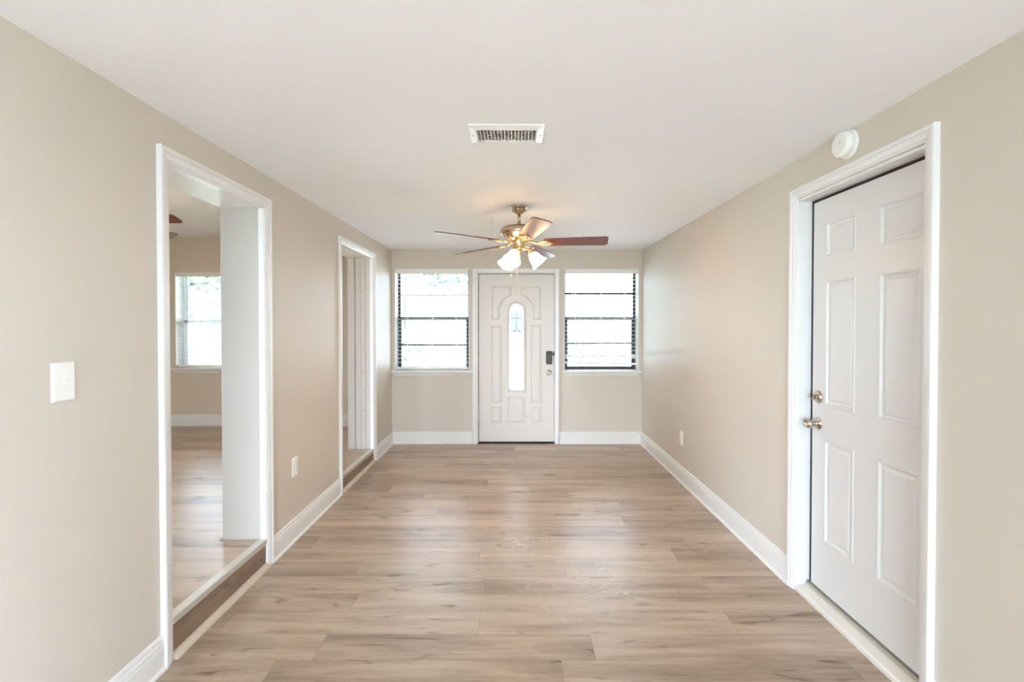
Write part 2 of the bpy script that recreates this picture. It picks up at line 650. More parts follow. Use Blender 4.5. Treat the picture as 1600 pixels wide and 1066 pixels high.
baseboard('baseboard_front', (XL, YB), (-0.512, YB), (0, -1), 'white baseboard under the window beside the hinge side of the front door')
baseboard('baseboard_front', (0.541, YB), (XR, YB), (0, -1), 'white baseboard under the window beside the lock side of the front door')
baseboard('baseboard_left', (XL, OP2[1] + 0.05), (XL, YB), (1, 0), 'short white baseboard between the far opening and the corner')
baseboard('baseboard_left', (XL, OP1[1] + 0.05), (XL, OP2[0] - 0.045), (1, 0), 'white baseboard between the two openings')
baseboard('baseboard_left', (XL, YR), (XL, OP1[0] - 0.04), (1, 0), 'white baseboard under the light switch')
baseboard('baseboard_right', (XR, YB), (XR, 2.712), (-1, 0), 'long white baseboard from the corner to the six panel door')
baseboard('baseboard_right', (XR, 1.785), (XR, YR), (-1, 0), 'white baseboard near the viewpoint past the six panel door')
baseboard('baseboard_rear', (XR, YR), (XL, YR), (0, 1), 'white baseboard of the rear wall')
baseboard('baseboard_side', (XLL, YF), (XF, YF), (0, -1), 'white baseboard under the side room window', zs(YF))
baseboard('baseboard_side', (XF, YF), (XF, YR), (1, 0), 'white baseboard along the far wall of the side room', zs(YF), zs(YR))

# ------------------------------------------------------------------ casings
CP = [(0.0, 0.0), (0.0, 0.008), (0.004, 0.012), (0.012, 0.012), (0.014, 0.015), (0.022, 0.018), (0.034, 0.019), (0.036, 0.023), (0.050, 0.024), (0.055, 0.021), (0.055, 0.0)]


def casing(name, fn, u0, u1, zb0, zb1, zt, text, scale=1.0, bottom=False):
    """mitred casing round three sides of an opening; profile a outward, b off the wall; fn(u, z, b)"""
    m = MB()
    loops = []
    for a, b in CP:
        a *= scale
        if bottom:
            loops.append([fn(u0 - a, zb0 - a, b), fn(u0 - a, zt + a, b), fn(u1 + a, zt + a, b), fn(u1 + a, zb1 - a, b)])
        else:
            loops.append([fn(u0 - a, zb0, b), fn(u0 - a, zt + a, b), fn(u1 + a, zt + a, b), fn(u1 + a, zb1, b)])
    n = len(loops)
    vs = [p for lp in loops for p in lp]
    faces = []
    segs = 4 if bottom else 3
    for i in range(n - 1):
        for k in range(segs):
            k2 = (k + 1) % 4
            faces.append((i * 4 + k, i * 4 + k2, (i + 1) * 4 + k2, (i + 1) * 4 + k))
    if not bottom:
        faces.append(tuple(i * 4 for i in range(n)))
        faces.append(tuple(i * 4 + 3 for i in range(n)))
    m.poly(vs, faces)
    return lab(m.build(name, M['trim'], kind=S), text, 'trim')


fnL = lambda u, z, b: (XL + b, u, z)
fnR = lambda u, z, b: (XR - b, u, z)
fnF = lambda u, z, b: (u, YB - b, z)
casing('trim_1', fnL, 2.100, 2.908, 0, 0, 2.128, 'white casing around the near opening to the side room', 1.1)
casing('trim_2', fnL, 4.195, 5.140, 0, 0, 2.128, 'white casing around the far opening to the side room', 1.05)
casing('trim_3', fnR, 1.835, 2.660, 0, 0, 2.118, 'white casing around the six panel door', 1.0)
casing('trim_4', fnF, -0.448, 0.480, 0, 0, 2.050, 'white casing around the front door', 1.0)

# jamb linings and plaster returns of the left wall openings
def side_opening(name, y0, y1, text, brick=False):
    root = empty(name, (XL, y0, 0), kind=S)
    lab(root, text, 'trim')
    e = 0.016
    z0, z1 = zs(y0) + 0.0, zs(y1)
    L = lambda m, x0, x1, ya, yb, za, zb: m.box(x0 - XL, x1 - XL, ya - y0, yb - y0, za, zb)
    m = MB()   # board near the room
    L(m, XL - 0.030, XL + 0.004, y0, y0 + e, 0.0, HZ)
    L(m, XL - 0.030, XL + 0.004, y1 - e, y1, 0.0, HZ)
    L(m, XL - 0.030, XL + 0.004, y0, y1, HZ - 0.010, HZ)
    m.build('jamb_board', M['trim'], root, bevel=0.002)
    m = MB()   # plaster returns
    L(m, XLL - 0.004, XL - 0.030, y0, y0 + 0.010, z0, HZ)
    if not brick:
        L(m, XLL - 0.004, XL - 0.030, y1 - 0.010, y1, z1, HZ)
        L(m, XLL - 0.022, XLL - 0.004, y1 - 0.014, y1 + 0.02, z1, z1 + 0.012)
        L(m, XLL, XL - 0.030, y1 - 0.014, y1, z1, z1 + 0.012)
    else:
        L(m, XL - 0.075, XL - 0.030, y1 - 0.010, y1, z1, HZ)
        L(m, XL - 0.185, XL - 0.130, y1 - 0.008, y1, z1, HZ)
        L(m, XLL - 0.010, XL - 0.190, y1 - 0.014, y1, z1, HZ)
    m.build('plaster_return', M['jamb'], root, bevel=0.002)
    if brick:
        m = MB()
        z = z1
        while z < HZ - 0.01:
            L(m, XL - 0.128, XL - 0.077, y1 - 0.012, y1, z, min(z + 0.20, HZ))
            z += 0.206
        m.build('painted_brick', M['grout'], root, bevel=0.004)
    m = MB()
    L(m, XLL - 0.003, XL - 0.030, y0, y1, HZ - 0.003, HZ)
    m.build('soffit', M['rough'], root)
    return root


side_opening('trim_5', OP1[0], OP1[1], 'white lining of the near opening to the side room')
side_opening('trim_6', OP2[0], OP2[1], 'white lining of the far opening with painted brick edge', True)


def step(name, y0, y1, text):
    root = empty(name, (XL, (y0 + y1) / 2, 0), kind=S)
    lab(root, text, 'trim')
    yc = (y0 + y1) / 2
    a, b = y0 - yc, y1 - yc
    za, zb = zs(y0), zs(y1)

    def bar(m, x0, x1, h0, h1):
        vs = [(x, y, z) for (y, zt) in ((a, za), (b, zb)) for (x, z) in ((x0, zt + h0), (x1, zt + h0), (x1, zt + h1), (x0, zt + h1))]
        m.poly(vs, [(0, 1, 2, 3), (7, 6, 5, 4), (0, 4, 5, 1), (1, 5, 6, 2), (2, 6, 7, 3), (3, 7, 4, 0)])
    m = MB()
    vs = [(-0.021, a, 0), (0.002, a, 0), (0.002, a, za - 0.004), (-0.021, a, za - 0.004),
          (-0.021, b, 0), (0.002, b, 0), (0.002, b, zb - 0.004), (-0.021, b, zb - 0.004)]
    m.poly(vs, [(0, 1, 2, 3), (7, 6, 5, 4), (0, 4, 5, 1), (1, 5, 6, 2), (2, 6, 7, 3), (3, 7, 4, 0)])
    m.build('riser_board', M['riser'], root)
    m = MB()
    bar(m, -0.036, 0.006, 0.0, 0.005)
    bar(m, 0.002, 0.010, -0.012, 0.003)
    bar(m, 0.002, 0.007, -0.028, -0.013)
    m.build('metal_nosing', M['alu'], root, bevel=0.0015)
    m = MB()
    m.prism([(0.002, 0), (0.028, 0), (0.028, 0.006), (0.024, 0.016), (0.016, 0.024), (0.008, 0.028), (0.002, 0.029)], a, b)
    m.build('shoe_moulding', paint('pale_wood_moulding', (206, 190, 170), 0.45, 0.05), root)
    return root


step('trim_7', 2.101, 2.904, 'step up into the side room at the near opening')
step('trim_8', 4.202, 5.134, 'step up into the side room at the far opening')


# ------------------------------------------------------------------ embossed panels
def inset_poly(pts, d):
    """offset a closed CCW outline inward by d"""
    n = len(pts)
    out = []
    for i in range(n):
        p0, p1, p2 = Vector(pts[i - 1]), Vector(pts[i]), Vector(pts[(i + 1) % n])
        e1, e2 = (p1 - p0).normalized(), (p2 - p1).normalized()
        n1, n2 = Vector((-e1.y, e1.x)), Vector((-e2.y, e2.x))
        b = n1 + n2
        if b.length < 1e-6:
            b = n1
        b.normalize()
        c = max(0.35, b.dot(n1))
        out.append(tuple(p1 + b * (d / c)))
    return out


def ccw(pts):
    a = sum(pts[i - 1][0] * pts[i][1] - pts[i][0] * pts[i - 1][1] for i in range(len(pts)))
    return pts if a > 0 else pts[::-1]


def embossed_sheet(m, u0, u1, z0, z1, panels, prof, fn, ucuts=None):
    """flat sheet with rectangular panels pressed in; prof=(inset, depth)"""
    us = sorted({u0, u1, *[p[0] for p in panels], *[p[1] for p in panels]})
    zz = sorted({z0, z1, *[p[2] for p in panels], *[p[3] for p in panels]})
    for a, b in zip(us[:-1], us[1:]):
        for c, d in zip(zz[:-1], zz[1:]):
            if any(p[0] - 1e-6 <= a and b <= p[1] + 1e-6 and p[2] - 1e-6 <= c and d <= p[3] + 1e-6 for p in panels):
                continue
            m.poly([fn(a, c, 0), fn(b, c, 0), fn(b, d, 0), fn(a, d, 0)], [(0, 1, 2, 3)])
    for (a, b, c, d) in panels:
        loops = [[fn(a + i, c + i, h), fn(b - i, c + i, h), fn(b - i, d - i, h), fn(a + i, d - i, h)] for i, h in prof]
        m.rings(loops)


PROF = [(0, 0), (0.003, 0.003), (0.009, 0.003), (0.015, -0.006), (0.024, -0.008), (0.034, -0.003), (0.040, -0.0015)]

# six panel door in the right wall: local frame at the hinge-side floor, x = into the room is -x
d2 = empty('door_2', (1.597, 2.24, 0.058), kind=S)
lab(d2, 'white six panel door with nickel knob in its casing', 'door')
m = MB()
y0, y1, h = 1.842 - 2.24, 2.636 - 2.24, 2.028
fn = lambda u, z, b: (-b, u, z)
pz = [(0.258, 0.793), (0.968, 1.610), (1.728, 1.905)]
pans = []
for (a, b) in ((1.935 - 2.24, 2.160 - 2.24), (2.310 - 2.24, 2.530 - 2.24)):
    for (c, d) in pz:
        pans.append((a, b, c, d))
embossed_sheet(m, y0, y1, 0, h, pans, PROF, fn)
m.poly([(0, y0, 0), (0, y1, 0), (0, y1, h), (0, y0, h), (0.04, y0, 0), (0.04, y1, 0), (0.04, y1, h), (0.04, y0, h)],
       [(4, 5, 6, 7), (0, 4, 5, 1), (1, 5, 6, 2), (2, 6, 7, 3), (3, 7, 4, 0)])
bmesh.ops.remove_doubles(m.bm, verts=list(m.bm.verts), dist=1e-5)
m.build('door_slab', M['doorw'], d2)
RX = Matrix.Rotation(-PI / 2, 4, 'Y')          # lathe z -> -x


def knob_prof():
    return [(0.0001, 0), (0.0325, 0), (0.0335, 0.003), (0.031, 0.007), (0.022, 0.010), (0.013, 0.013), (0.011, 0.020), (0.012, 0.030), (0.019, 0.038),
            (0.025, 0.044), (0.0262, 0.051), (0.0255, 0.058), (0.021, 0.065), (0.014, 0.067), (0.0135, 0.0655), (0.0001, 0.0655)]


kb = MB().lathe(knob_prof(), Matrix.Translation((0, 2.582 - 2.24, 0.922 - 0.058)) @ RX).build('door_knob', M['nickel'], d2)
m = MB()
T = Matrix.Translation((-0.0655, 2.582 - 2.24, 0.922 - 0.058))
m.bbox(-0.004, 0.001, -0.0015, 0.0015, -0.009, 0.009, 0.001, T)
m.build('lock_button', M['nickel'], kb)
db = MB().lathe([(0.0001, 0), (0.033, 0), (0.033, 0.004), (0.030, 0.009), (0.024, 0.012), (0.012, 0.013), (0.008, 0.014), (0.008, 0.018), (0.0001, 0.018)],
                Matrix.Translation((0, 2.582 - 2.24, 1.062 - 0.058)) @ RX).build('deadbolt', M['nickel'], d2)
m = MB().bbox(-0.032, -0.016, -0.004, 0.004, -0.016, 0.016, 0.002, Matrix.Translation((0, 2.582 - 2.24, 1.062 - 0.058)) @ Matrix.Rotation(0.5, 4, 'X'))
m.build('thumb_turn', M['nickel'], db)

# frame lining, stops and threshold of that door
fr = empty('trim_9', (XR, 2.24, 0), kind=S)
lab(fr, 'white frame lining and threshold of the six panel door', 'trim')
m = MB()
for ya, yb in ((2.657, 2.672), (1.815, 1.829)):
    m.box(0.0, 0.14, ya - 2.24, yb - 2.24, 0.0, 2.115)
    m.box(-0.003, 0.0, ya - 2.24, yb - 2.24, 0.0, 2.115)
m.box(-0.003, 0.14, 1.815 - 2.24, 2.672 - 2.24, 2.101, 2.115)
m.build('frame_lining', M['trim'], fr, bevel=0.0015)
m = MB()
m.box(0.070, 0.135, 2.645 - 2.24, 2.657 - 2.24, 0.05, 2.101)
m.box(0.070, 0.135, 1.829 - 2.24, 1.840 - 2.24, 0.05, 2.101)
m.box(0.070, 0.135, 1.829 - 2.24, 2.657 - 2.24, 2.0885, 2.101)
m.build('dark_gap_strip', M['gap'], fr)  # dark backing strips in place of the shade deep in the gap
m = MB()
m.poly([(x, y, z) for y in (1.829 - 2.24, 2.657 - 2.24) for x, z in ((-0.006, 0), (-0.006, 0.018), (0.0, 0.026), (0.050, 0.034), (0.14, 0.040), (0.14, 0))],
       [(0, 1, 2, 3, 4, 5), (11, 10, 9, 8, 7, 6)] + [(i, i + 6, (i + 1) % 6 + 6, (i + 1) % 6) for i in range(6)])
m.build('threshold', M['sill'], fr)
m = MB()
m.box(0.052, 0.058, 1.829 - 2.24, 2.657 - 2.24, 0.034, 0.050)
m.box(0.046, 0.049, 1.829 - 2.24, 2.657 - 2.24, 0.033, 0.044)
m.build('door_sweep_strip', M['alu'], fr)
m = MB().box(0.058, 0.066, 1.829 - 2.24, 2.657 - 2.24, 0.036, 0.058)
m.build('rubber_seal', M['rubber'], fr)

# ------------------------------------------------------------------ front door
FX, FY = 0.023, YB + 0.035
d1 = empty('door_1', (FX, FY, 0.016), kind=S)
lab(d1, 'white front door with a narrow arched leaded glass pane', 'door')
HW, HH = 0.455, 2.030
gw, gz0, gz1 = 0.089, 0.628, 1.672
NA = 20
arc = [(gw * math.cos(PI * i / NA), gz1 - gw + gw * math.sin(PI * i / NA)) for i in range(NA + 1)]
m = MB()
T = 0.044
m.box(-HW, -gw, 0, T, 0, HH)
m.box(gw, HW, 0, T, 0, HH)
m.box(-gw, gw, 0, T, 0, gz0)
top = [(gw, HH)] + [(-gw, HH)] + arc[::-1]
m.prism([(x, z) for x, z in top], 0, T)
bmesh.ops.remove_doubles(m.bm, verts=list(m.bm.verts), dist=1e-5)
m.build('door_slab', M['doorf'], d1)
outline = [(gw, gz0)] + arc + [(-gw, gz0)]
outline = ccw(outline)


def ring_on(m, outl, prof, y=0.0):
    """raised ridge following an outline on the door face (faces -y)"""
    loops = [[(x, y - h, z) for x, z in inset_poly(outl, i)] for i, h in prof]
    m.rings(loops, cap=False)


m = MB()
ring_on(m, outline, [(-0.026, 0), (-0.022, 0.006), (-0.012, 0.010), (-0.002, 0.008), (0.004, 0.002), (0.004, -0.02)])
m.build('glass_frame', M['doorf'], d1)
# pressed panels
mir = lambda p: [(-x, z) for x, z in p]
k = 0.00774
def P(px, py): return ((px - 807) * k, 1.446 - (py - 506) * k - 0.016)
ca = P(807, 488)
ra = 0.205
a0 = math.acos((807 - 800) * k / ra)
archp = []
for i in range(9):
    a = a0 + (PI - 0.05 - a0) * 0 + 0
left_arch = [P(768, 447), P(768, 499.5), P(781, 499.5)]
cx_, cz_ = ca
x1_ = (781 - 807) * k
th0 = PI
xs = (800 - 807) * k
th1 = math.acos(xs / ra)
aa = math.acos(max(-1, x1_ / ra))
left_arch += [(cx_ + ra * math.cos(aa + (th1 - aa) * i / 8), cz_ + ra * math.sin(aa + (th1 - aa) * i / 8)) for i in range(9)]
left_arch += [P(800, 447)]
rect = lambda a, b: [P(a[0], a[1]), P(b[0], a[1]), P(b[0], b[1]), P(a[0], b[1])]
shapes = [left_arch, rect((767.5, 508.5), (784.5, 630)), rect((767.5, 636.5), (783.5, 661))]
shapes += [mir(s) for s in shapes]
shapes.append(rect((793, 620.5), (821, 661)))
DP = [(0, 0), (0.002, 0.004), (0.007, 0.005), (0.012, 0.0005), (0.017, 0.0005), (0.026, 0.005), (0.030, 0.0055)]
m = MB()
for s in shapes:
    s = ccw([tuple(q) for q in s])
    loops = [[(x, -h, z) for x, z in inset_poly(s, i)] for i, h in DP]
    m.rings(loops)
m.build('pressed_panels', M['doorf'], d1)
m = MB()
m.prism(outline, 0.018, 0.024)
gp = m.build('glass_pane', M['bevel'], d1)
# lead came
m = MB()
cy_ = 0.014
w_in = gw - 0.030
def cm(pts, r=0.0030, closed=False):
    m.tube([(x, cy_, z) for x, z in pts], r, 6, closed=closed)
inz0 = gz0 + 0.035
cm([(w_in, inz0), (w_in, gz1 - gw)] + [(w_in * math.cos(PI * i / 12), gz1 - gw + w_in * math.sin(PI * i / 12)) for i in range(13)] + [(-w_in, inz0)], closed=True)
def zp(py): return 1.446 - (py - 506) * k - 0.016
for py in (497.5, 520, 543, 566, 588.5):
    z = zp(py)
    cm([(-gw, z), (-w_in, z)]); cm([(w_in, z), (gw, z)])
cm([(-gw + 0.002, gz0 + 0.004), (-w_in, inz0)]); cm([(gw - 0.002, gz0 + 0.004), (w_in, inz0)])
for s_ in (-1, 1):
    cm([(s_ * w_in * 0.7, gz1 - gw + w_in * 0.7), (s_ * gw * 0.7, gz1 - gw + gw * 0.7)])
def diamond(cx, cz, a, b): cm([(cx - a, cz), (cx, cz + b), (cx + a, cz), (cx, cz - b)], closed=True)
z1d = zp(497.5)
diamond(0, z1d, 0.018, 0.022)
cm([(0, z1d + 0.022), (0, zp(486))]); cm([(0, z1d - 0.022), (0, zp(511.5))])
cm([(-w_in, z1d), (-0.018, z1d)]); cm([(0.018, z1d), (w_in, z1d)])
zc = zp(520)
cm([(-0.030, zc + 0.012), (0, zp(511.5)), (0.030, zc + 0.012)])
diamond(-0.028, zc + 0.005, 0.015, 0.018); diamond(0.028, zc + 0.005, 0.015, 0.018)
cm([(-w_in, zc), (-0.043, zc + 0.005)]); cm([(w_in, zc), (0.043, zc + 0.005)])
for s_ in (-1, 1):
    cm([(s_ * 0.028, zc - 0.013), (s_ * 0.012, zp(527)), (s_ * 0.012, zp(555)), (s_ * 0.024, zp(562))])
    cm([(s_ * w_in * 0.9, zc), (s_ * 0.034, zp(526)), (s_ * 0.034, zp(562))])
cm([(0, zp(524)), (0, zp(556))])
diamond(0, zp(564), 0.020, 0.030)
cm([(-w_in, zp(566)), (-0.018, zp(566))]); cm([(0.018, zp(566)), (w_in, zp(566))])
cm([(-0.030, zp(567)), (0, zp(576)), (0.030, zp(567))])
cm([(0, zp(576)), (0, zp(586))])
diamond(0, zp(588.5), 0.014, 0.020)
cm([(-w_in, zp(588.5)), (-0.014, zp(588.5))]); cm([(0.014, zp(588.5)), (w_in, zp(588.5))])
cm([(0, zp(591)), (0, inz0)])
m.build('leading', M['came'], gp)
m = MB()
m.box(-w_in, w_in, 0.0165, 0.0178, zp(519), zp(487))
m.build('textured_glass', M['grey_glass'], gp)
# hardware
for z in (1.84, 1.09, 0.22):
    hg = MB()
    hg.tube([(-HW - 0.004, -0.005, z - 0.045), (-HW - 0.004, -0.005, z + 0.045)], 0.006, 10)
    hg.box(-HW - 0.001, -HW + 0.002, -0.002, 0.03, z - 0.045, z + 0.045)
    hg.build('hinge', M['nickel'], d1)
m = MB()
kx, kz = (857.8 - 807) * k, zp(559)
m.bbox(kx - 0.035, kx + 0.035, -0.028, 0.0, kz - 0.080, kz + 0.080, 0.007)
lk = m.build('deadbolt_keypad', M['black'], d1)
lk['label'] = 'black keypad deadbolt'
m = MB()
m.bbox(kx + 0.035, kx + 0.055, -0.018, -0.002, kz + 0.035, kz + 0.055, 0.003)
m.bbox(kx + 0.050, kx + 0.078, -0.040, -0.012, kz + 0.022, kz + 0.076, 0.004)
m.build('lock_turn', M['black'], lk)
m = MB()
for r_ in range(4):
    for c_ in range(3):
        T_ = Matrix.Translation((kx - 0.016 + c_ * 0.016, -0.028, kz - 0.040 + r_ * 0.024))
        m.lathe([(0.005, 0), (0.005, 0.001), (0.0001, 0.0015)], T_ @ Matrix.Rotation(PI / 2, 4, 'X'), 12)
m.build('keypad_buttons', M['rubber'], lk)
MB().lathe([(a * 0.95, b) for a, b in knob_prof()], Matrix.Translation((kx, 0, zp(582))) @ Matrix.Rotation(PI / 2, 4, 'X')).build('door_knob', M['nickel'], d1)

fr = empty('trim_10', (FX, YB, 0), kind=S)
lab(fr, 'white frame lining and dark threshold of the front door', 'trim')
m = MB()
m.box(-HW - 0.020, -HW - 0.007, -0.004, 0.20, 0, 2.062)
m.box(HW + 0.005, HW + 0.020, -0.004, 0.20, 0, 2.062)
m.box(-HW - 0.020, HW + 0.020, -0.004, 0.20, 2.052, 2.062)
m.build('frame_lining', M['trim'], fr)
m = MB()
m.box(-HW - 0.007, -HW + 0.012, 0.081, 0.12, 0, 2.052)
m.box(HW - 0.012, HW + 0.005, 0.081, 0.12, 0, 2.052)
m.box(-HW, HW, 0.081, 0.12, 2.03, 2.052)
m.build('dark_gap_strip', M['gap'], fr)  # dark strips for the shade in the gaps round this slab
m = MB().box(-HW - 0.007, HW + 0.005, 0.030, 0.16, 0, 0.014)
m.build('threshold', M['gap'], fr)


# ------------------------------------------------------------------ windows and blinds
def window(name, x0, x1, z0, z1, Y, depth, bars, matf, text, lower=0.030, upper=0.018, mid=1.508, thick=0.012, curtail=0.0):
    cx = (x0 + x1) / 2
    root = empty(name, (cx, Y, z0), kind=S)
    lab(root, text, 'window')
    a, b = x0 - cx, x1 - cx
    H = z1 - z0
    f0, f1 = depth - 0.055, depth - 0.005
    m = MB()
    m.box(a, a + upper, f0, f1, 0, H); m.box(b - upper, b, f0, f1, 0, H)
    m.box(a, b, f0, f1, 0, 0.014); m.box(a, b, f0, f1, H - 0.03, H)
    m.build('window_frame', matf, root, bevel=0.002)
    hm = mid - z0
    m = MB()       # lower sash
    m.box(a + upper, a + upper + lower, f0 - 0.012, f0 + 0.02, 0.03, hm + 0.014)
    m.box(b - upper - lower, b - upper, f0 - 0.012, f0 + 0.02, 0.03, hm + 0.014)
    m.box(a + upper, b - upper, f0 - 0.012, f0 + 0.02, hm - 0.019, hm + 0.019)
    m.box(a + upper, b - upper, f0 - 0.012, f0 + 0.02, 0.012, 0.036)
    for (z, t) in bars:
        if z < mid:
            m.box(a + upper + lower, b - upper - lower, f0 - 0.006, f0 + 0.014, z - z0 - t / 2, z - z0 + t / 2)
    m.build('lower_sash', matf, root)
    m = MB()
    m.box(a + upper, b - upper, f0 + 0.022, f0 + 0.045, hm - 0.012, hm + 0.016)
    m.box(a + upper, a + upper + thick, f0 + 0.022, f0 + 0.045, hm, H - 0.03)
    m.box(b - upper - thick, b - upper, f0 + 0.022, f0 + 0.045, hm, H - 0.03)
    for (z, t) in bars:
        if z > mid:
            m.box(a + upper, b - upper, f0 + 0.022, f0 + 0.042, z - z0 - t / 2, z - z0 + t / 2)
    m.build('upper_sash', matf, root)
    m = MB()
    m.box(a + upper, b - upper, f0 + 0.002, f0 + 0.005, 0.05, hm)
    m.box(a + upper, b - upper, f0 + 0.030, f0 + 0.033, hm, H - 0.03)
    m.build('glass_pane', M['glass'], root)
    # painted return lining the opening
    m = MB()
    e = 0.006
    m.box(a, a + e, 0, f0, 0, H); m.box(b - e, b, 0, f0, 0, H); m.box(a, b, 0, f0, H - e, H)
    m.build('painted_return', M['trim'], root)
    return root


def sill(name, x0, x1, z, Y, text, overhang=0.045, wl=0.05, wr=0.05):
    cx = (x0 + x1) / 2
    root = empty(name, (cx, Y, z), kind=S)
    lab(root, text, 'trim')
    a, b = x0 - cx, x1 - cx
    m = MB()
    m.bbox(a - wl, b + wr, -overhang, 0.0, -0.022, 0.0, 0.006)
    m.box(a, b, -0.001, 0.09, -0.020, -0.001)
    m.build('sill_board', M['trim'], root)
    m = MB()      # apron, ends cut back
    a2, b2 = a - wl + 0.008, b + wr - 0.008
    prof = [(0.030, -0.022, 0.0), (0.030, -0.030, 0.004), (0.018, -0.044, 0.016), (0.014, -0.062, 0.030), (0.008, -0.068, 0.036), (0.0, -0.070, 0.038)]
    vs = []
    for (d, z_, cut) in prof:
        vs += [(a2 + cut, -d, z_), (b2 - cut, -d, z_)]
    vs += [(a2 + 0.0, 0, -0.022), (b2, 0, -0.022)]
    n = len(prof)
    faces = [(2 * i, 2 * i + 1, 2 * i + 3, 2 * i + 2) for i in range(n)] + [(2 * n, 2 * n + 1, 1, 0)]
    faces += [tuple([2 * i for i in range(n + 1)]), tuple([2 * i + 1 for i in range(n + 1)])]
    m.poly(vs, faces)
    m.build('apron', M['trim'], root)
    return root


window('window_1', *WL, YB, 0.20, [(1.797, 0.012), (1.184, 0.018)], M['bronze'], 'front window on the hinge side of the front door, bronze frame')
window('window_2', *WR, YB, 0.20, [(1.817, 0.024), (1.207, 0.024)], M['bronze'], 'front window on the lock side of the front door, bronze frame', lower=0.036)
window('window_3', *W3, YF, 0.20, [], M['vinyl'], 'white vinyl window of the side room', lower=0.045, upper=0.03, thick=0.03, mid=1.475)
window('added_window_4', -0.95, 0.95, 0.06, 2.24, YR - 0.15, 0.13, [], M['vinyl'], 'unseen rear window added to light the near end of the room', lower=0.04, mid=1.2)  # added out of view so daylight reaches the near end
window('added_window_6', -5.7, -4.6, 0.9, 2.1, YR - 0.15, 0.13, [], M['vinyl'], 'unseen rear window added to light the side room', lower=0.04, mid=1.4)  # added out of view to brighten the side room's window wall
added_window_7 = window('added_window_7', -2.8, -0.6, 0.3, 2.1, 0, 0.12, [], M['vinyl'], 'unseen window added in the right wall to light the near end of the room', lower=0.04, mid=1.3)  # added beside the viewpoint's back to light near walls and ceiling
added_window_7.rotation_euler = (0, 0, -PI / 2)
added_window_7.location = (XR, -1.7, 0.3)
added_window_5 = window('added_window_5', 0.3, 3.1, 0.35, 2.25, 0, 0.13, [], M['vinyl'], 'unseen window added in the far wall to light the side room', lower=0.04, mid=1.5)  # added out of view as extra daylight for the side room
added_window_5.rotation_euler = (0, 0, PI / 2)
added_window_5.location = (XF - 0.0, 1.7, 0.35)
sill('trim_11', WL[0], WL[1], 0.885, YB, 'white sill of the front window on the hinge side', wl=0.038)
sill('trim_12', WR[0], WR[1], 0.885, YB, 'white sill of the front window on the lock side', wl=0.018, wr=0.036)
sill('trim_13', W3[0], W3[1], 0.872, YF, 'white sill of the side room window')


def blind(name, x0, x1, z0, z1, Y, label, spacing=0.0475, tilt=0.0, bot=0.0, bot_tilt=0.0, skip=None, wand=0.10, group=None, wand_len=0.66, cords=(0.14, 0.5, 0.83), bunch=None):
    cx = (x0 + x1) / 2
    root = empty(name, (cx, Y, z1), label=label, cat='window blind', group=group)
    a, b = x0 - cx + 0.012, x1 - cx - 0.012
    H = z1 - z0
    m = MB()
    m.bbox(a - 0.006, b + 0.006, -0.010, 0.004, -0.056, -0.001, 0.003)
    m.build('valance', M['valance'], root)
    MB().box(a, b, 0.008, 0.055, -0.045, -0.002).build('head_rail', M['valance'], root)
    m = MB()
    z = -0.075
    low = -H + 0.045 + bot
    i = 0
    while z > low + 0.012:
        R = Matrix.Translation((0, 0.033, z)) @ Matrix.Rotation(tilt, 4, 'X')
        w = 0.0245
        vs = []
        for yy, dz in ((-w, -0.0014), (-w * 0.5, 0.0004), (0, 0.001), (w * 0.5, 0.0004), (w, -0.0014)):
            vs += [(a, yy, dz), (b, yy, dz)]
        for yy, dz in ((w, -0.0036), (0, -0.0014), (-w, -0.0036)):
            vs += [(a, yy, dz), (b, yy, dz)]
        n = 8
        m.poly(vs, [(2 * j, 2 * j + 1, (2 * j + 3) % 16, (2 * j + 2) % 16) for j in range(n)] + [tuple(range(0, 16, 2)), tuple(range(15, 0, -2))], R)
        z -= spacing
        i += 1
    if bunch:
        for (zz, tt) in bunch:
            R = Matrix.Translation((0, 0.033, zz - z1)) @ Matrix.Rotation(tt, 4, 'X')
            m.box(a, b, -0.024, 0.024, -0.0015, 0.0015, R)
    sl = m.build('slats', M['slat'], root)
    R = Matrix.Translation((0, 0.033, -H + 0.024 + bot)) @ Matrix.Rotation(bot_tilt, 4, 'Y')
    m = MB()
    m.bbox(a, b, -0.022, 0.022, -0.011, 0.011, 0.003, R)
    m.build('bottom_rail', M['valance'], root)
    for c in cords:
        x = a + (b - a) * c
        m = MB()
        for yy in (0.006, 0.060):
            m.tube([(x, yy, -0.045), (x, yy, -H + 0.03 + bot)], 0.0013, 6)
        m.tube([(x + 0.008, 0.0335, -0.045), (x + 0.008, 0.0335, -H + 0.03 + bot)], 0.001, 6)
        m.build('ladder_cord', M['cord'], root)
    m = MB()
    xw = a + wand
    m.tube([(xw, -0.004, -0.058), (xw, -0.006, -0.075), (xw, -0.006, -0.058 - wand_len)], [0.002, 0.0042, 0.0042], 8)
    m.build('tilt_wand', M['wand'], root)
    return root


blind('window_blind', WL[0] + 0.006, WL[1] - 0.006, WL[2], WL[3] - 0.006, YB + 0.012,
      'white slatted blind fully lowered in the window by the front door hinges', group='blinds of the front windows')
blind('window_blind', WR[0] + 0.006, WR[1] - 0.006, WR[2], WR[3] - 0.006, YB + 0.012,
      'white slatted blind with a crooked bottom rail beside the keypad lock', bot=0.058, bot_tilt=0.022,
      bunch=[(1.052, 0.55)], wand=0.085, group='blinds of the front windows')
blind('window_blind', W3[0] + 0.006, W3[1] - 0.006, W3[2], W3[3] - 0.006, YF + 0.020,
      'white slatted blind in the side room window seen through the near opening', wand=0.17, wand_len=0.55)


